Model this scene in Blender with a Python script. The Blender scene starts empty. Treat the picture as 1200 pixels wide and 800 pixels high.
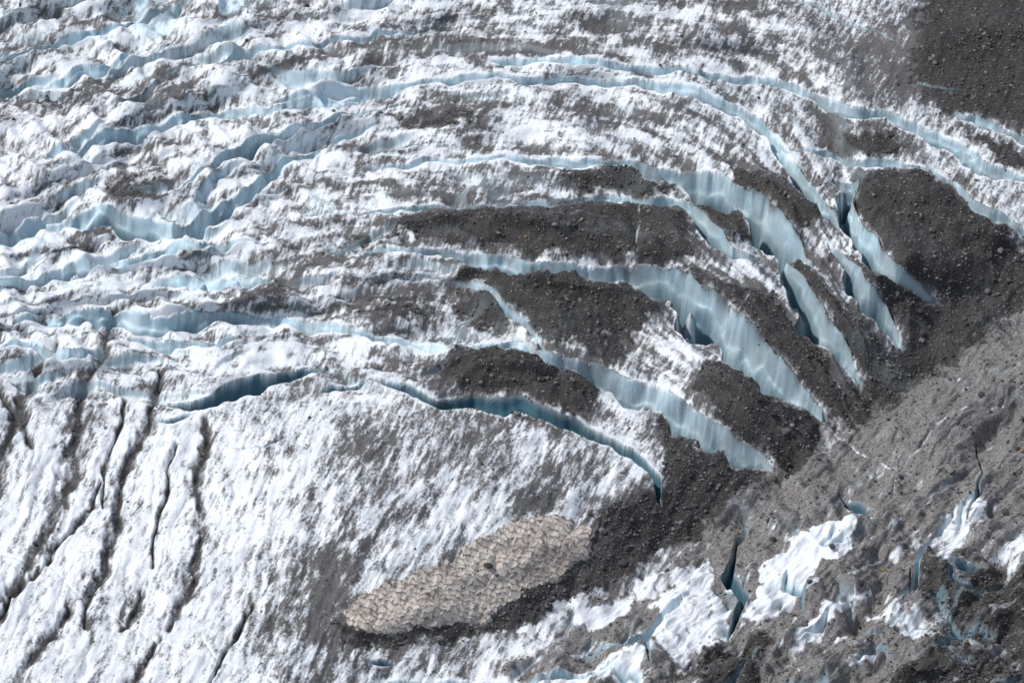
import bpy, math, numpy as np
rng=np.random.default_rng(7)
f32=np.float32
PITCH=math.radians(40); S=0.1; SY=S/math.sin(PITCH)   # metres per survey unit (x) and (y)

# ------------------------------------------------------------------ helpers
_perm=rng.permutation(256).astype(np.int32); 
_ang=rng.random(256)*2*np.pi; GX=np.cos(_ang).astype(f32); GY=np.sin(_ang).astype(f32)
def perlin(x,y,seed=0):
    x=np.asarray(x,f32)+f32(seed*17.31); y=np.asarray(y,f32)+f32(seed*9.77)
    xf=np.floor(x); yf=np.floor(y)
    xi=xf.astype(np.int32); yi=yf.astype(np.int32); fx=x-xf; fy=y-yf
    def g(ix,iy,dx,dy):
        h=_perm[(_perm[ix&255]+iy)&255]; return GX[h]*dx+GY[h]*dy
    a=g(xi,yi,fx,fy); b=g(xi+1,yi,fx-1,fy); c=g(xi,yi+1,fx,fy-1); d=g(xi+1,yi+1,fx-1,fy-1)
    sx=fx*fx*fx*(fx*(fx*6-15)+10); sy=fy*fy*fy*(fy*(fy*6-15)+10)
    ab=a+sx*(b-a); cd=c+sx*(d-c)
    return (ab+sy*(cd-ab))*f32(1.5)
def fbm(x,y,o=3,seed=0,g=0.55):
    r=0;a=1.0;t=0
    for i in range(o):
        r=r+a*perlin(x*f32(2.03**i),y*f32(2.03**i),seed+i*3+1); t+=a; a*=g
    return r/f32(t)*f32(1.25)
def sm(a,b,x):
    t=np.clip((x-a)/(b-a),0,1); return t*t*(3-2*t)

def axis(a,b,st,n=105,g=1.06):
    mid=np.arange(a,b,st); ex=np.cumsum(st*g**np.arange(1,n+1))
    return np.concatenate([(a-ex)[::-1],mid,mid[-1]+ex])
ua=axis(-40,1240,0.85); va=axis(-35,835,0.76)
nx,ny=len(ua),len(va)
U,V=np.meshgrid(ua.astype(f32),va.astype(f32))

# ------------------------------------------------------------------ flow coords
left=np.clip(600-U,0,900); right=np.clip(U-600,0,420)
kl=0.00036*(1-sm(280,430,V))
kr=np.interp(np.clip(V,0,450),[0,70,200,450],[.0002,.00036,.00104,.0016]).astype(f32)
PSI=V-kl*left**2-kr*right**2
w1=fbm(U/48,V/48,3,3,0.45); w2=fbm(U/48,V/48,3,11,0.45)
x1=fbm(U/36,V/36,5,203,0.6); x2=fbm(U/36,V/36,5,211,0.6)
UW=U+7*w1; VW=V+6*w2
UW2=U+20*x1; VW2=V+18*x2
GA=0.5*U-0.87*V; GB=0.87*U+0.5*V

# ------------------------------------------------------------------ line tools
def box(pts,m):
    us=[p[0] for p in pts]; vs=[p[1] for p in pts]
    i0=np.searchsorted(ua,min(us)-m); i1=np.searchsorted(ua,max(us)+m)
    j0=np.searchsorted(va,min(vs)-m); j1=np.searchsorted(va,max(vs)+m)
    return slice(j0,j1),slice(i0,i1)
def line(pts,m,UU=None,VV=None):
    UU=UW if UU is None else UU; VV=VW if VV is None else VV
    sl=box(pts,m+16); x=UU[sl]; y=VV[sl]
    best=np.full(x.shape,1e9,f32); sg=np.ones(x.shape,f32); w=np.zeros(x.shape,f32); al=np.zeros(x.shape,f32); acc=0
    for a,b in zip(pts[:-1],pts[1:]):
        du=b[0]-a[0]; dv=b[1]-a[1]; L=math.hypot(du,dv)
        t=np.clip(((x-a[0])*du+(y-a[1])*dv)/(L*L),0,1)
        ex=x-a[0]-t*du; ey=y-a[1]-t*dv; d=np.sqrt(ex*ex+ey*ey)
        s=np.where((-dv*(x-a[0])+du*(y-a[1]))>=0,1,-1)
        k=d<best
        best[k]=d[k]; sg[k]=s[k]; w[k]=(a[2]+t*(b[2]-a[2]))[k]; al[k]=(acc+t*L)[k]; acc+=L
    return sl,best*sg,w,al
def polysd(pts,m,x0=None,y0=None):
    sl=box(pts,m); x=(UW2 if x0 is None else x0)[sl]; y=(VW2 if y0 is None else y0)[sl]
    best=np.full(x.shape,1e9,f32); ins=np.zeros(x.shape,bool); n=len(pts)
    for i in range(n):
        a=pts[i]; b=pts[(i+1)%n]; du=b[0]-a[0]; dv=b[1]-a[1]
        t=np.clip(((x-a[0])*du+(y-a[1])*dv)/(du*du+dv*dv+1e-6),0,1)
        d=np.hypot(x-a[0]-t*du,y-a[1]-t*dv); best=np.minimum(best,d)
        if dv!=0:
            c=((a[1]>y)!=(b[1]>y)) & (x<(du)*(y-a[1])/dv+a[0]); ins^=c
    return sl,np.where(ins,best,-best)

# ------------------------------------------------------------------ debris fields (surveyed outlines)
deb=np.zeros_like(U); cln=np.zeros_like(U); tan=np.zeros_like(U); bulge=np.zeros_like(U); halo=np.zeros_like(U)
DB=[
([(450,262),(560,247),(700,240),(744,246),(750,303),(700,306),(600,292),(500,284)],12,1,1),
([(540,318),(640,318),(740,338),(776,366),(730,402),(650,402),(610,378),(545,347)],11,1,1),
([(526,413),(590,408),(650,428),(695,450),(692,482),(640,492),(570,474),(520,452)],15,1,1),
([(744,244),(800,252),(816,300),(770,318),(748,304)],6,1,1),
([(804,243),(872,248),(900,282),(850,292),(815,270)],7,1,1),
([(830,425),(870,440),(960,503),(950,540),(905,548),(860,508),(815,462)],8,1,1),
([(780,310),(850,335),(878,350),(868,372),(800,342)],7,1,1),
([(856,352),(892,340),(935,388),(970,428),(998,480),(965,488),(910,430),(862,390)],6,1,1),
([(855,198),(930,218),(978,250),(930,284),(895,252)],9,1,1),
([(640,206),(740,196),(790,222),(765,238),(680,238)],12,.75,1),
([(1006,208),(1090,203),(1180,268),(1192,300),(1115,350),(1060,324),(1020,285),(1004,240)],10,1,1),
([(985,298),(1045,328),(1092,362),(1070,396),(1020,355)],7,1,1),
([(932,300),(990,368),(1036,412),(1016,444),(965,380),(928,335)],7,1,1),
([(770,490),(860,508),(895,552),(845,600),(770,645),(700,685),(640,715),(560,738),(420,750),(395,722),(470,738),(560,728),(694,652),(700,600),(740,585),(780,570)],14,1,0),
([(1115,-60),(1500,-60),(1500,150),(1200,150),(1140,125),(1075,90)],40,.95,0),
([(1130,150),(1180,160),(1230,190),(1190,200)],10,.8,0),
([(985,148),(1060,162),(1065,182),(1000,182)],12,.7,0),
([(450,128),(560,120),(575,145),(480,153)],15,.52,0),
([(110,215),(180,198),(190,225),(130,242)],14,.55,0),
([(10,110),(80,98),(110,105),(40,130)],12,.46,0),
([(1060,640),(1200,660),(1260,760),(1200,830),(1000,830),(1080,740)],20,.58,0),
([(760,800),(840,740),(900,730),(880,800)],12,.6,0),
([(960,500),(1100,350),(1250,250),(1250,330),(1010,500)],24,.68,0),
([(200,290),(250,282),(262,302),(215,310)],10,.48,0),
([(280,345),(330,335),(340,360),(290,368)],12,.46,0),
([(425,350),(500,345),(520,372),(440,378)],14,.5,0),
([(570,330),(600,352),(600,385),(560,392),(520,360)],12,.58,0),
([(640,400),(720,405),(740,418),(690,420)],8,.6,0),
([(500,258),(440,262),(360,285),(400,300),(480,290)],16,.46,0),
]
for pts,sf,a,bu in DB:
    sl,sd_=polysd(pts,110); deb[sl]=np.maximum(deb[sl],sm(-sf,sf,sd_)*a)
    halo[sl]=np.maximum(halo[sl],sm(-36,6,sd_)*a)
    if bu: 
        sl,sd_=polysd(pts,50,UW,VW); bulge[sl]=np.maximum(bulge[sl],sm(-20,26,sd_))
CL=[([(862,722),(882,680),(932,640),(960,612),(990,640),(940,682),(890,712)],4,.95),
([(752,700),(800,665),(832,655),(852,722),(800,768),(762,762),(770,715)],6,.72),
([(668,722),(700,702),(742,690),(740,705),(690,728)],5,.7),
([(612,732),(655,700),(660,708),(628,736)],4,.75),
([(918,742),(960,706),(995,690),(965,722),(930,745)],4,.75),
([(1085,650),(1110,595),(1150,580),(1135,630),(1098,660)],7,.58),
([(1155,650),(1215,610),(1215,640),(1170,665)],6,.6),
([(960,600),(1000,612),(985,640),(965,620)],4,.75),
([(738,672),(770,662),(765,685),(742,690)],4,.65),
([(440,795),(520,790),(640,792),(720,775),(725,790),(640,815),(440,820)],6,.7),
([(700,770),(760,758),(750,800),(715,800)],6,.7),
([(1000,705),(1040,700),(1110,735),(1080,745)],4,.45),
([(1040,640),(1065,615),(1075,625),(1050,655)],4,.5),([(1150,740),(1190,755),(1180,765),(1145,750)],4,.45)]
for pts,sf,a in CL:
    sl,sd_=polysd(pts,60); cln[sl]=np.maximum(cln[sl],sm(-sf,sf,sd_)*a)
TAN=[(408,712),(428,690),(520,655),(600,606),(660,602),(690,614),(692,650),(660,672),(620,690),(560,725),(470,736),(415,732)]
sl,sd_=polysd(TAN,60,U+8*x1,V+7*x2); tan[sl]=sm(-3,3,sd_+4*perlin(U[sl]/7,V[sl]/5,5))
clear0=cln.copy()

# ------------------------------------------------------------------ macro relief
H=np.zeros_like(U)
def gauss_line(pts,rad):
    sl,s,w,al=line([(p[0],p[1],0) for p in pts],rad*3,U,V)
    o=np.zeros_like(U); o[sl]=np.exp(-(s/rad)**2); return o
trough=gauss_line([(1400,250),(1180,350),(980,500),(860,600),(700,700),(560,770),(400,860)],70)
H-=3.6*trough
H+=2.4*fbm(U/190,PSI/55,2,21)*(1-.6*sm(450,560,V))
H+=6.0*np.exp(-((U-430)/230)**2-((V-590)/130)**2)
H+=2.0*np.exp(-((U-620)/330)**2-((V-330)/120)**2)
HM=H.copy()

Z=np.zeros_like(U)
Z+=2.0*bulge+.8*bulge*fbm(U/40,PSI/17,2,23)
blue=np.zeros_like(U); deep_shade=np.zeros_like(U); rim=np.zeros_like(U); dirtadd=np.zeros_like(U); gul=np.zeros_like(U)
region_up=(1-sm(430,500,V))*(1-sm(950,1050,U-0.6*(V-100)))
mor_region=sm(-30,30,(U*0.60+V*0.80)-(985*0.60+495*0.80)+24*w1)*sm(-20,30,(V-330)+(U-1000)*0.75)
mor_region=np.clip(mor_region,0,1)
low_left=sm(440,520,V-0.05*U)*(1-mor_region)
free=(1-sm(.15,.6,bulge))*(1-deb)
leftup=region_up*(1-sm(330,520,U))
Z+=region_up*(1-bulge)*.55*fbm(U/95,PSI/22,2,25,.4)

# procedural ice steps of the upper ice (kept off the smooth ice beside the big slit)
quiet=1-np.exp(-((U-300)/110)**2-((V-440)/34)**2)
ph=PSI/43+1.6*perlin(U/170,PSI/70,31)+0.34*fbm(U/64,V/46,2,33,.35)
k=np.floor(ph); p=ph-k
m=sm(0.05,0.60,perlin(U/95,k*3.71,35)+0.14)
m*=region_up*(0.30+0.70*(1-sm(380,600,U)))*(.25+.75*free)*quiet
Z-=1.5*m*sm(0,.17,p)*(1-sm(.2,.95,p))
blue=np.maximum(blue,m*sm(0,.05,p)*(1-sm(.12,.38,p))*0.75)
rim=np.maximum(rim,m*(sm(.82,1.0,p))*0.8)
ph=PSI/18+1.2*perlin(U/80,PSI/40,41)+0.3*perlin(U/44,V/34,43)
k=np.floor(ph); p=ph-k
m=sm(0.1,0.6,perlin(U/50,k*3.71,45)+0.06)*region_up*(0.25+0.75*(1-sm(350,600,U)))*free*quiet
Z-=0.45*m*sm(0,.26,p)*(1-sm(.28,.95,p))
blue=np.maximum(blue,m*sm(0,.05,p)*(1-sm(.15,.40,p))*0.30)
blk=fbm((0.85*U+0.5*V)/58,(0.85*V-0.5*U)/20,2,47,.4)
Z+=leftup*0.85*blk*quiet+region_up*.20*blk*(1-deb)

# ------------------------------------------------------------------ surveyed crevasses (x,y,width)
W=[
[(560,66,2),(620,60,9),(700,62,7),(770,74,9),(850,79,8),(920,92,11),(1000,116,14),(1050,128,16),(1100,150,15),(1150,172,8)],
[(300,112,2),(380,103,8),(440,96,6),(520,86,7),(600,79,8),(700,89,11),(790,91,11),(850,110,14),(900,138,15),(932,172,6)],
[(400,190,2),(480,186,5),(610,182,9),(680,182,12),(740,186,18),(800,193,30),(850,208,42),(900,240,44),(940,282,32),(958,315,8)],
[(350,250,2),(450,241,7),(560,239,7),(650,242,7),(700,236,9),(780,234,11),(812,242,16),(835,268,20),(862,292,12),(890,300,3)],
[(340,287,2),(460,291,6),(530,294,9),(570,300,24),(620,306,26),(680,309,28),(740,312,28),(775,316,32),(805,322,40),(840,350,48),(880,390,50),(925,438,42),(962,484,12)],
[(480,312,2),(520,325,5),(570,348,6),(605,372,6),(640,405,5)],
[(20,372,4),(60,368,13),(100,362,18),(180,370,22),(260,364,18),(330,370,11),(400,379,14),(430,393,10),(520,401,9),(600,404,12),(645,412,26),(700,424,34),(760,446,38),(800,468,38),(850,503,34),(895,540,14),(905,552,3)],
[(905,150,3),(930,182,14),(955,215,20),(975,245,16),(988,266,4)],
[(975,206,4),(1008,208,22),(1004,238,26),(1020,278,26),(1060,320,24),(1102,354,6)],
[(975,285,6),(1000,305,20),(1020,340,24),(1045,375,22),(1062,404,5)],
[(918,300,8),(940,330,26),(965,370,30),(990,405,28),(1008,446,6)],
[(880,268,3),(905,282,16),(935,302,10)],
[(1090,188,3),(1120,212,14),(1160,240,18),(1200,262,18),(1240,290,8)],
[(1095,152,6),(1140,170,20),(1170,192,16),(1215,208,8)],
[(935,168,3),(1000,178,9),(1060,188,9),(1112,205,3)],
[(1070,93,1),(1095,92,5),(1140,100,3)],[(1120,128,3),(1150,130,8),(1190,150,10),(1240,175,5)],
[(-60,118,6),(0,96,11),(60,84,13),(130,58,11),(190,40,4)],
[(50,178,3),(110,152,14),(170,140,16),(230,124,16),(300,116,13),(380,110,8),(430,104,3)],
[(-60,295,8),(0,268,18),(60,250,20),(110,240,22),(160,252,26),(200,262,26),(250,235,20),(300,200,14),(350,172,10),(440,142,3)],
[(0,330,4),(60,312,14),(120,300,18),(180,290,14),(240,280,10),(300,288,3)],
[(200,215,3),(260,172,16),(320,150,18),(390,128,9),(450,118,3)],
[(180,78,3),(240,62,8),(300,48,7),(400,36,6),(520,25,3)],
[(160,328,3),(230,322,12),(290,322,9),(330,330,2)],
[(150,394,3),(200,398,13),(250,396,9),(290,400,2)],
[(-60,70,6),(40,44,7),(120,20,7),(200,-8,6)],
[(0,405,3),(30,400,12),(80,408,14),(120,404,5)],
[(920,-20,4),(1000,18,5),(1075,44,3)],
[(690,748,2),(735,738,15),(768,716,20),(792,700,5)],
[(300,800,3),(440,792,7),(520,788,9),(600,790,10),(700,776,11),(735,766,3)],
[(1040,690,2),(1058,672,12),(1072,640,9),(1110,600,3)],
[(930,740,2),(950,722,8),(975,700,3)],
[(1100,742,2),(1120,738,8),(1150,748,3)],
]
DK=[
[(188,468,3),(222,466,16),(250,456,27),(300,436,24),(340,430,15),(382,427,3)],
[(380,454,3),(400,450,12),(430,448,3)],
[(436,446,3),(480,456,8),(520,464,13),(580,471,14),(640,484,14),(700,502,14),(750,530,15),(770,556,12),(776,590,3)],
[(862,630,3),(856,665,12),(874,696,14),(852,730,4)],
[(983,574,3),(1005,580,20),(1032,600,5)],
[(180,490,2),(205,486,8),(230,482,2)],
[(545,302,2),(562,303,10),(588,310,2)],
[(1105,655,2),(1125,658,8),(1145,664,2)],
[(1143,512,2),(1152,545,4),(1140,580,4),(1122,612,2)],
[(430,768,2),(450,766,10),(470,774,2)],
[(750,735,2),(762,750,5),(756,775,3)],
[(1060,660,2),(1056,690,4),(1048,705,2)],
[(270,525,1.5),(310,520,4),(345,505,1.5)],
]
def carve(pts,fac,dk):
    mw=max(q[2] for q in pts)
    sl,s,w,al=line(pts,mw+14)
    w=w*(0.94+(0.2 if dk else 0.42)*fbm(U[sl]/34,V[sl]/34,2,51)); w=np.maximum(w,0.6)
    t=s/w
    tt=t+.07*perlin(al/16,s/14,60)*sm(14,30,w)
    prof=(.42*sm(0,0.20,tt)+.58*sm(.20,0.50,tt))*(1-sm(0.70,1.0,t))
    D=(w*fac+0.2)*(1+0.25*perlin(U[sl]/34,V[sl]/34,53))
    Z[sl]-=np.maximum(D*prof,0)
    b=sm(-0.02,0.10,t)*(1-sm(0.80,1.0,t))*sm(1.2,5,w)
    blue[sl]=np.maximum(blue[sl],b)
    if dk: deep_shade[sl]=np.maximum(deep_shade[sl],b*sm(2,6,w))  # slits get their shadow as dark colour across the gap
    else: deep_shade[sl]=np.maximum(deep_shade[sl],b*sm(.14,.42,t)*0.95*sm(6,20,w)*np.clip(.75+.8*perlin(al/40,s/60,62),.2,1))  # colour darkens down the wall, painting in the shadow of the gap
    r=np.exp(-(np.maximum(-s,0)/3.8)**2)*(s<0)*sm(3,8,w)+0.8*np.exp(-(np.maximum(s-w,0)/2.6)**2)*(s>=w)*sm(3,8,w)
    rim[sl]=np.maximum(rim[sl],r*(.85+.9*perlin(U[sl]/22,V[sl]/22,57)))
    if not dk: Z[sl]-=0.75*np.exp(-(np.maximum(-s,0)/6.0)**2)*(s<0)*sm(5,20,w)*(.7+.8*perlin(al/24,s/60,58))
for c in W: carve(c,0.185,False)
for c in DK: carve(c,0.32,True)
rim=np.clip(rim,0,1)

# longitudinal dark gullies
G=[[(138,362,4),(112,420,6),(92,480,8),(86,560,9),(68,610,7),(40,660,6),(-5,725,5)],
[(190,432,2),(172,500,6),(150,560,7),(141,620,7),(120,680,6),(108,725,3)],
[(246,490,4),(235,560,7),(241,620,6),(226,690,6),(206,728,4)],
[(62,400,3),(34,450,6),(14,510,7),(-8,590,6)],
[(90,706,3),(62,742,6),(28,800,5)],
[(172,690,5),(160,715,8),(150,726,4)],
[(0,455,3),(22,480,5),(40,520,3)],
[(120,560,1),(100,600,2),(60,655,2),(10,700,2)],
[(210,520,.6),(190,600,1.2),(182,660,.6)],
[(300,700,1),(280,740,1.5),(250,800,1.5)],[(150,470,1),(128,540,1.6),(122,590,1)],[(200,740,2),(160,790,3)]]
for c in G:
    sl,s,w,al=line(c,30,U+9*w1+3*x1,V+4*w2)
    nn=perlin(U[sl]/9,V[sl]/14,61)
    w=np.maximum(w*(0.9+1.0*nn),.3)
    Z[sl]-=0.8*np.exp(-(s/(w+1.5))**2)
    gul[sl]=np.maximum(gul[sl],np.exp(-(np.abs(s)/(0.68*w+.4))**2)*np.clip(1.0+1.1*perlin(U[sl]/20,V[sl]/30,63),0,1))
    dirtadd[sl]+=0.34*np.exp(-(s/(w*1.4+1))**2)
R=[[(60,655,2),(100,690,2),(150,720,2),(200,745,2),(260,770,2)],[(0,640,2),(60,655,2)],[(752,243,2),(750,270,2),(746,305,2)],
[(880,352,2),(860,372,2),(840,390,2),(830,400,2)],[(1046,540,2),(1040,580,2),(1000,640,2)],[(970,505,2),(1010,525,2),(1050,545,2)],[(240,735,2),(260,765,2),(330,790,2)],
[(1050,545,2),(1100,500,2),(1170,470,2)],[(1010,700,2),(1060,725,2),(1120,760,2)],[(600,250,2),(640,262,2),(700,268,2)]]
for c in R:
    sl,s,w,al=line(c,8); e=np.exp(-(s/1.7)**2)*np.clip(.7+perlin(al/14,s/9,66),0,1); Z[sl]-=0.2*e; rim[sl]=np.maximum(rim[sl],e*0.9)

# ribs of the lower left ice
slope=0.30+0.22*sm(250,450,U)
chi=U+slope*(V-440)+9*w1
rb=fbm(chi/28,V/110,3,71,.48); Z+=low_left*0.52*rb
rb2=1-np.abs(perlin(chi/38,V/150,73))*3; rb2=np.clip(rb2,0,1)**3
Z-=low_left*0.25*rb2*sm(-.2,.3,perlin(U/80,V/70,74))
# moraine ridges
chm=V*0.78+U*0.62+8*w1; alm=U*0.78-V*0.62
mr=fbm(chm/24,alm/110,4,81,.55); Z+=mor_region*1.3*mr
mr2=fbm(chm/60,alm/120,2,83); lowm=sm(520,640,V)
Z+=mor_region*2.0*mr2
lump=fbm(U/38,V/28,3,85,.42); Z+=mor_region*(.35+1.2*lowm)*lump*(1-.65*clear0)
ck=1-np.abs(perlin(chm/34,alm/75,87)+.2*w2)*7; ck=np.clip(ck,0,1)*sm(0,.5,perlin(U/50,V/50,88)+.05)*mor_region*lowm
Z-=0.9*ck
mice=sm(.30,.44,fbm(chm/13,alm/40,4,89,.6)+.10*lump)*mor_region*(.25+.75*lowm)
cln=np.maximum(cln,mice*.42)
# surface grain
gr=fbm(GB/9,GA/24,3,91,.48); gr_f=fbm(U/5,V/5,2,93)
Z+=(1-mor_region)*(1-0.85*blue)*(0.14-.05*leftup)*gr+0.022*gr_f*(1-0.8*blue)
Z+=0.28*fbm(U/30,V/22,2,95)*(1-blue)*(1-.5*clear0)
Z+=blue*(1-deep_shade)*(0.08*fbm(U/9,V/9,2,97,.5)+.6*fbm(U/24,V/18,2,98,.4))

# ------------------------------------------------------------------ dirt masks
cov=0.445+0.0*U
cov+=0.05*region_up*sm(300,700,U)
cov-=0.13*low_left*(1-sm(230,420,U))
cov-=0.04*low_left*sm(330,470,U)
cov-=0.08*sm(100,300,V)*(1-sm(350,430,V))*(1-sm(200,350,U))
cov+=.25*halo*(1-mor_region)
def sp(x,y,rx,ry,a,rot=0):
    c,s=math.cos(rot),math.sin(rot); dx=UW2-x; dy=VW2-y
    return a*np.exp(-((dx*c+dy*s)/rx)**2-((-dx*s+dy*c)/ry)**2)
SP=[(60,30,90,14,.2,-.35),(90,98,50,12,.2,-.3),(200,95,60,12,.2,-.3),(400,60,160,12,.16,-.15),(620,45,200,18,.16,0),(900,45,140,40,.14,.1),
(1040,70,60,70,.3,.6),(760,130,120,14,.14,.1),(560,215,60,10,.25,0),(150,218,40,14,.25,-.3),(300,330,40,24,.2,0),
(430,330,90,18,.16,0),(620,262,120,16,.1,0),(250,200,60,10,.25,-.6),(100,262,40,10,.25,-.3),(280,352,50,10,.2,0),
(420,520,50,30,.2,-1),(500,490,60,24,.2,0),(560,540,70,40,.2,-.6),(640,540,60,30,.16,.3),(380,690,60,50,.25,-.6),(640,580,60,14,.16,.2),(430,600,50,60,.1,-1),
(700,560,60,30,.18,.5),(400,440,80,14,.12,0),(470,425,70,10,.2,0),(1130,320,60,60,.3,0),(370,740,70,30,.22,0),(390,700,30,30,.22,0),
(180,560,30,90,-.06,.3),(60,590,40,90,-.06,.3),(300,410,100,14,-.15,0),(700,150,140,10,-.1,0),(620,400,120,8,-.15,0),(800,420,60,20,-.2,.5),(720,470,60,14,-.15,.4),(860,60,120,8,-.1,.1),
(640,96,90,8,-.15,0),(700,205,80,8,-.2,0),(560,400,90,8,-.2,0),(830,315,40,8,-.1,.5),(560,585,90,20,-.14,-.5),(450,470,60,14,-.15,0),(650,520,90,8,-.15,.4),(330,560,60,40,-.08,0)]
for q in SP: cov+=sp(*q)
cov+=region_up*(0.38*fbm(U/90,PSI/17,3,101)+0.26*fbm(U/34,PSI/8,3,103,.6)+.14*fbm(GB/14,GA/40,2,104))
cov+=low_left*(0.40*fbm(chi/13,V/60,4,105,.6)*(.7+.6*perlin(U/70,V/80,106))+0.30*fbm(chi/50,V/70,2,107)*sm(250,400,U)+.18*fbm(GB/13,GA/36,3,108)*sm(250,400,U))
cov+=0.16*fbm(U/50,V/42,3,109)
cov+=mor_region*(0.30+0.34*fbm(chm/9,alm/60,4,111,.65)+0.10*mr-.10*lowm*mr2)
cov+=dirtadd
cov+=-.16*blk*region_up-.10*gr
n_f=0.5+0.38*fbm(GB/5,GA/15,3,113,.6)+0.20*fbm(U/2.8,V/2.5,2,115,.7)
debn=0.5+0.45*fbm(U/9,V/7,4,117,.65)+0.45*fbm(U/45,PSI/8,3,118)+.2*gr_f
debm=sm(-0.16,0.26,deb*1.25-debn*0.66-0.11)*(deb>0.02)
rk=np.clip(rim*(0.7+0.6*fbm(U/14,V/10,2,119)),0,1)
cov=cov-0.50*rk-1.05*cln*(1-.7*np.clip(fbm(U/12,V/8,3,120)+.2,0,1))
debm*=1-np.clip(1.0*rk,0,1)*(0.5+0.5*np.clip(gr_f+0.6,0,1))
debm*=1-cln
debm=np.maximum(debm,gul)
dirt=np.clip(sm(-0.24,0.26,cov-n_f+0.02),0,1)
mor=mor_region*(1-cln)*sm(-0.22,0.16,cov-0.44-0.45*fbm(chm/5,alm/18,4,121,.65))
wallc=blue*(1-0.6*cln)
deep_shade=np.maximum(deep_shade,ck*.9); wallc=np.maximum(wallc,ck)  # moraine cracks take the same painted-in shadow colour
streak=0.5+0.55*fbm(U/16,V/20,4,123,.55)
# ------------------------------------------------------------------ build glacier sheet
X=(U-600)*S
Zt=(H+Z).astype(f32)
Y=(400-V)*SY-HM*math.cos(PITCH)/math.sin(PITCH)
X=X+blue*0.2*fbm(U/14,V/14,2,131)
co=np.stack([X,Y,Zt],-1).reshape(-1,3).astype(f32)
def grid_mesh(name,co,nx,ny,mask=None):
    idx=np.arange(nx*ny,dtype=np.int32).reshape(ny,nx)
    q=np.stack([idx[1:,:-1],idx[1:,1:],idx[:-1,1:],idx[:-1,:-1]],-1)
    if mask is not None: q=q[mask]
    q=q.reshape(-1,4)
    sel=None
    if mask is not None:
        sel,inv=np.unique(q,return_inverse=True); q=inv.reshape(-1,4).astype(np.int32); co=co[sel]
    me=bpy.data.meshes.new(name); me.vertices.add(len(co)); me.vertices.foreach_set('co',co.ravel())
    me.loops.add(q.size); me.loops.foreach_set('vertex_index',q.ravel().astype(np.int32))
    me.polygons.add(len(q)); me.polygons.foreach_set('loop_start',np.arange(0,q.size,4,dtype=np.int32))
    me.update(calc_edges=True)
    me.polygons.foreach_set('use_smooth',np.ones(len(q),bool))
    ob=bpy.data.objects.new(name,me); bpy.context.scene.collection.objects.link(ob)
    return ob,sel
def attr(ob,name,a,b,c,d,sel=None):
    arr=np.stack([a,b,c,d],-1).reshape(-1,4).astype(f32)
    if sel is not None: arr=arr[sel]
    at=ob.data.color_attributes.new(name,'FLOAT_COLOR','POINT'); at.data.foreach_set('color',np.ascontiguousarray(arr).ravel())
gl,_=grid_mesh('glacier',co,nx,ny)
attr(gl,'m1',dirt,debm,wallc,np.clip(deep_shade,0,1))
attr(gl,'m2',mor,np.clip(rk,0,1),np.clip(streak,0,1),np.clip(cln,0,1))

# ------------------------------------------------------------------ materials
def newmat(name):
    m=bpy.data.materials.new(name); m.use_nodes=True; nt=m.node_tree
    b=nt.nodes['Principled BSDF']; return m,nt,b
class N:
    def __init__(s,nt): s.nt=nt
    def n(s,t,**k):
        x=s.nt.nodes.new(t)
        for a,b in k.items(): setattr(x,a,b)
        return x
    def l(s,a,b): s.nt.links.new(a,b)
    def noise(s,vec,scale,detail=4,rough=.6):
        x=s.n('ShaderNodeTexNoise'); x.inputs['Scale'].default_value=scale; x.inputs['Detail'].default_value=detail; x.inputs['Roughness'].default_value=rough
        s.l(vec,x.inputs['Vector']); return x.outputs['Fac']
    def math(s,op,a,b=None,c=False):
        x=s.n('ShaderNodeMath',operation=op,use_clamp=c)
        for i,v in enumerate([a,b]):
            if v is None: continue
            if isinstance(v,(int,float)): x.inputs[i].default_value=v
            else: s.l(v,x.inputs[i])
        return x.outputs[0]
    def mix(s,f,a,b):
        x=s.n('ShaderNodeMix',data_type='RGBA')
        if isinstance(f,(int,float)): x.inputs[0].default_value=f
        else: s.l(f,x.inputs[0])
        for i,v in ((6,a),(7,b)):
            if isinstance(v,tuple): x.inputs[i].default_value=(*v,1)
            else: s.l(v,x.inputs[i])
        return x.outputs[2]
    def ramp(s,f,a,b,lo=0.,hi=1.):
        x=s.n('ShaderNodeMapRange'); x.inputs[1].default_value=a; x.inputs[2].default_value=b; x.inputs[3].default_value=lo; x.inputs[4].default_value=hi
        s.l(f,x.inputs[0]); return x.outputs[0]
m,nt,b=newmat('glacier_ice'); q=N(nt)
tc=q.n('ShaderNodeTexCoord').outputs['Object']
def at(nm):
    a=q.n('ShaderNodeAttribute'); a.attribute_name=nm
    s=q.n('ShaderNodeSeparateColor'); q.l(a.outputs['Color'],s.inputs[0]); return s.outputs[0],s.outputs[1],s.outputs[2],a.outputs['Alpha']
dI,dB,bl,dp_shade=at('m1'); mo,rm,st,cl=at('m2')
nf=q.noise(tc,4.5,5,.75); nm_=q.noise(tc,1.4,4,.65); nl=q.noise(tc,.35,4,.6); ng=q.noise(tc,9,3,.7)
snow=q.mix(q.ramp(nf,.33,.60),(.56,.595,.625),(.88,.89,.895))
snow=q.mix(q.ramp(nl,.35,.7,0,.7),snow,(.74,.79,.825))
grime=q.mix(q.ramp(nf,.36,.66),(.024,.0225,.022),(.20,.193,.19))
grime=q.mix(q.ramp(nl,.35,.65,0,.5),grime,(.085,.080,.077))
dfac=q.math('ADD',dI,q.math('MULTIPLY',q.math('SUBTRACT',nf,.5),q.math('MULTIPLY',2.2,q.math('ADD',.18,q.math('MULTIPLY',dI,q.math('SUBTRACT',1.0,dI))))),True)
col=q.mix(dfac,snow,grime)
gmor=q.mix(q.ramp(nf,.35,.65),(.050,.046,.043),(.37,.35,.33))
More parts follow.
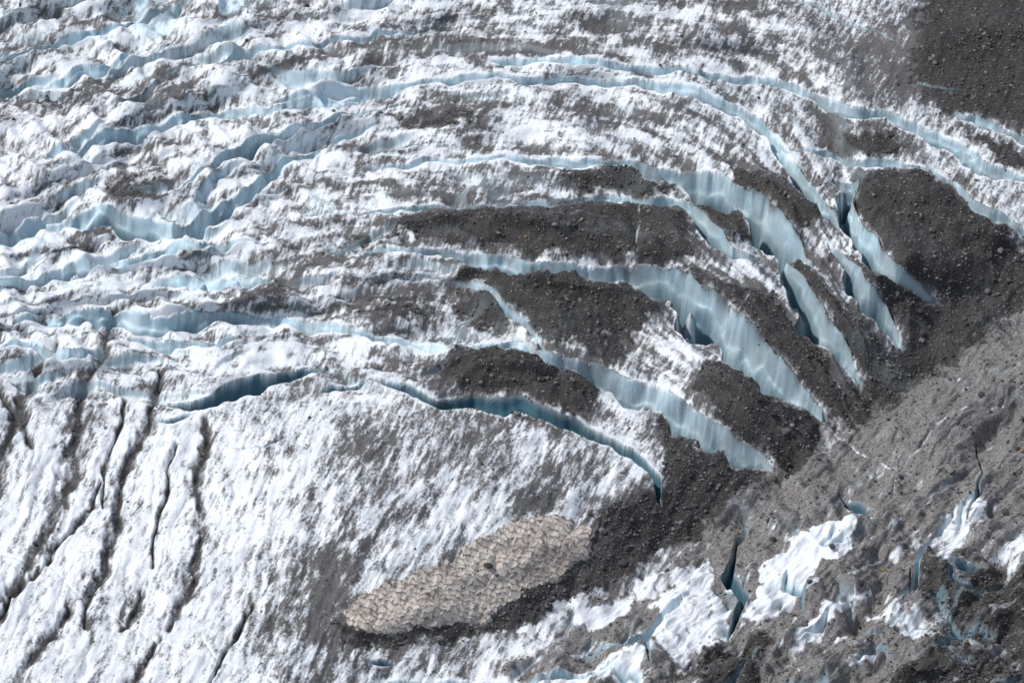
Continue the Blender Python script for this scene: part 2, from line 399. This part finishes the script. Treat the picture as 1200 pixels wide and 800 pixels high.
gmor=q.mix(q.ramp(nm_,.4,.7,0,.7),gmor,(.12,.112,.105))
mfac=q.math('MULTIPLY',mo,q.ramp(nf,.25,.6,.65,1.),True)
col=q.mix(mfac,col,gmor)
grav=q.mix(q.ramp(ng,.35,.7),(.012,.0112,.0106),(.074,.069,.065))
grav=q.mix(q.ramp(nm_,.5,.75,0,.6),grav,(.082,.074,.069))
dbf=q.math('ADD',dB,q.math('MULTIPLY',q.math('SUBTRACT',nf,.5),q.math('MULTIPLY',dB,1.6)),True)
col=q.mix(dbf,col,grav)
ice=q.mix(st,(.44,.66,.755),(.80,.89,.925))
ice=q.mix(q.ramp(nm_,.40,.75,0,.75),ice,(.46,.72,.82))
ice=q.mix(q.ramp(nl,.5,.7,0,.45),ice,(.74,.81,.84))
ice=q.mix(q.math('MULTIPLY',q.ramp(nf,.5,.68),.34),ice,(.25,.31,.345))
ice=q.mix(q.math('MULTIPLY',dfac,.32),ice,(.14,.145,.15))
ice=q.mix(q.math('MULTIPLY',dp_shade,.92),ice,(.028,.13,.185))  # dark blue ice tint, also painted shadow at crevasse bottoms
bf=q.math('MULTIPLY',bl,.92,True)
col=q.mix(bf,col,ice)
q.l(col,b.inputs['Base Color'])
b.inputs['Roughness'].default_value=.75; b.inputs['Specular IOR Level'].default_value=.25
bp=q.n('ShaderNodeBump'); bp.inputs['Strength'].default_value=.45; bp.inputs['Distance'].default_value=.16
q.l(q.math('ADD',nf,q.math('MULTIPLY',ng,.5)),bp.inputs['Height']); q.l(bp.outputs[0],b.inputs['Normal'])
gl.data.materials.append(m)

# ------------------------------------------------------------------ firn patch (old tan snow with sun cups)
TX=0.92*U+0.38*V; TY=-0.30*U+0.95*V
TXw=TX+5*fbm(U/13,V/13,3,141); TYw=TY+5*fbm(U/13,V/13,3,143)
row=np.floor(TYw/6.6); cell=np.abs(((TXw/12+0.5*(row%2)+0.5*perlin(row*1.7,TX/40,145))%1)-.5)*2
cyl=((TYw/6.6)%1)
cup=np.clip(1-np.maximum(cell**3*.8,(np.abs(cyl-.5)*2)**2.0)*(1+.5*gr_f),0,1)
Zp=Zt+0.30*sm(0.4,0.8,tan)-0.20*cup
tmask=(tan[:-1,:-1]>0.42)&(tan[1:,1:]>0.42)
cop=np.stack([X,Y,Zp],-1).reshape(-1,3).astype(f32)
fp,sel=grid_mesh('firn_snow_patch',cop,nx,ny,tmask)
edge=1-sm(0.45,0.98,tan)
pd=np.clip(sm(.0,.6,fbm(U/30,V/18,4,147)+.10+.5*sp(650,655,40,24,1))*0.85+edge*.4*(gr_f>0),0,1)
attr(fp,'m1',cup,pd,edge,edge,sel)
m,nt,b=newmat('firn'); q=N(nt); tc=q.n('ShaderNodeTexCoord').outputs['Object']
c_,pd_,e_,_a=at('m1'); nf=q.noise(tc,5,5,.7)
col=q.mix(q.ramp(nf,.3,.7),(.40,.35,.30),(.66,.595,.53))
col=q.mix(q.ramp(c_,.05,.60,.9,.0),col,(.075,.06,.05))
col=q.mix(q.math('MULTIPLY',pd_,q.ramp(nf,.35,.6),True),col,(.16,.13,.11))
q.l(col,b.inputs['Base Color']); b.inputs['Roughness'].default_value=.85
bp=q.n('ShaderNodeBump'); bp.inputs['Strength'].default_value=.6; bp.inputs['Distance'].default_value=.12; q.l(nf,bp.inputs['Height']); q.l(bp.outputs[0],b.inputs['Normal'])
fp.data.materials.append(m)

# ------------------------------------------------------------------ rocks
import bmesh
def ico(sub):
    bm=bmesh.new(); bmesh.ops.create_icosphere(bm,subdivisions=sub,radius=1)
    v=np.array([x.co[:] for x in bm.verts],f32); f=np.array([[y.index for y in x.verts] for x in bm.faces],np.int32); bm.free(); return v,f
I1=ico(1); I2=ico(2)
def rockcloud(name,jj,ii,rad,base,mat,sink=.25,tint=None):
    v0,f0=base; n=len(ii); nv=len(v0)
    P=np.stack([X[jj,ii],Y[jj,ii],Zt[jj,ii]],-1)[:,None,:]
    ax=rng.uniform(.6,1.25,(n,1,3)); ax[:,:,2]*=.75
    r=rng.uniform(.72,1.2,(n,nv,1)); th=rng.uniform(0,2*np.pi,n)
    v=v0[None]*r*ax*rad[:,None,None]
    c,s=np.cos(th)[:,None],np.sin(th)[:,None]
    x=v[:,:,0]*c-v[:,:,1]*s; y=v[:,:,0]*s+v[:,:,1]*c
    v=np.stack([x,y,v[:,:,2]+rad[:,None]*sink],-1)+P
    f=(f0[None]+np.arange(n)[:,None,None]*nv).reshape(-1,3)
    me=bpy.data.meshes.new(name); me.vertices.add(n*nv); me.vertices.foreach_set('co',v.astype(f32).ravel())
    me.loops.add(f.size); me.loops.foreach_set('vertex_index',f.ravel().astype(np.int32))
    me.polygons.add(len(f)); me.polygons.foreach_set('loop_start',np.arange(0,f.size,3,dtype=np.int32)); me.update(calc_edges=True)
    me.polygons.foreach_set('use_smooth',np.zeros(len(f),bool))
    t=rng.random(n)**1.5 if tint is None else tint
    a=me.color_attributes.new('tone','FLOAT_COLOR','POINT'); w=rng.random(n)
    arr=np.repeat(np.stack([t,w,w,w],-1),nv,0).astype(f32); a.data.foreach_set('color',arr.ravel())
    ob=bpy.data.objects.new(name,me); bpy.context.scene.collection.objects.link(ob); me.materials.append(mat); return ob
m,nt,b=newmat('rock'); q=N(nt); tc=q.n('ShaderNodeTexCoord').outputs['Object']
a=q.n('ShaderNodeAttribute'); a.attribute_name='tone'; s=q.n('ShaderNodeSeparateColor'); q.l(a.outputs['Color'],s.inputs[0])
nf=q.noise(tc,6,4,.6)
col=q.mix(s.outputs[0],(.026,.0245,.024),(.23,.217,.207))
col=q.mix(q.ramp(s.outputs[1],.97,.98),col,(.25,.17,.09))
col=q.mix(q.math('MULTIPLY',nf,.5),col,(.045,.041,.039))
q.l(col,b.inputs['Base Color']); b.inputs['Roughness'].default_value=.9
rockmat=m
inside=(U>-60)&(U<1260)&(V>-60)&(V<860)
dens=(debm*1.0+mor*0.30+0.05*dirt)*(1-np.clip(blue*1.2,0,1))*inside*(1-tan)*(1-.8*gul)
pr=dens.ravel().astype(np.float64); pr/=pr.sum()
n=36000; pick=rng.choice(len(pr),n,p=pr); jj,ii=pick//nx,pick%nx
rad=np.clip(0.08*rng.lognormal(0,.5,n),.05,.34).astype(f32)
rockcloud('moraine_rubble',jj,ii,rad,I1,rockmat)
n=300; pick=rng.choice(len(pr),n,p=pr); jj,ii=pick//nx,pick%nx
rad=np.clip(0.27*rng.lognormal(0,.3,n),.2,.6).astype(f32)
rockcloud('scattered_stones',jj,ii,rad,I2,rockmat)
for (x,y,r,t) in [(1075,788,1.25,.05),(572,660,.5,.1),(560,664,.28,.3),(582,672,.3,.3),(1108,550,.75,.9),(1110,745,.8,.2),(1135,752,.6,.6),(970,650,.4,.2),(690,600,.4,.3),(1000,268,.5,.6),(905,560,.4,.4)]:
    j=np.array([np.searchsorted(va,y)]); i=np.array([np.searchsorted(ua,x)])
    rockcloud('boulder',j,i,np.array([r],f32),I2,rockmat,.45,np.array([t]))

# ------------------------------------------------------------------ light, sky, camera
sc=bpy.context.scene
sd=np.array([-0.54,0.06,0.83]); sd/=np.linalg.norm(sd)      # direction towards the sun
el=math.asin(sd[2]); az=math.atan2(sd[0],sd[1])
w=bpy.data.worlds.new('World'); sc.world=w; w.use_nodes=True
bg=w.node_tree.nodes['Background']; sk=w.node_tree.nodes.new('ShaderNodeTexSky'); sk.sky_type='NISHITA'; sk.sun_disc=False
sk.sun_elevation=el; sk.sun_rotation=az; sk.altitude=1500; sk.dust_density=3
hs=w.node_tree.nodes.new('ShaderNodeHueSaturation'); hs.inputs['Saturation'].default_value=.65
w.node_tree.links.new(sk.outputs[0],hs.inputs['Color']); w.node_tree.links.new(hs.outputs[0],bg.inputs[0]); bg.inputs[1].default_value=.15
L=bpy.data.lights.new('sun','SUN'); L.energy=3.2; L.angle=math.radians(2.5); L.color=(1,.98,.955)
lo=bpy.data.objects.new('sun',L); sc.collection.objects.link(lo)
from mathutils import Vector
lo.rotation_euler=Vector(sd.tolist()).to_track_quat('Z','Y').to_euler()
D=2500
cd=bpy.data.cameras.new('camera'); cd.sensor_width=36; cd.lens=36*D/120; cd.clip_start=10; cd.clip_end=12000
cam=bpy.data.objects.new('camera',cd); cam.location=(0,-D*math.cos(PITCH),D*math.sin(PITCH)); cam.rotation_euler=(math.pi/2-PITCH,0,0)
sc.collection.objects.link(cam); sc.camera=cam
sc.view_settings.view_transform='Standard'; sc.view_settings.look='None'; sc.view_settings.exposure=0
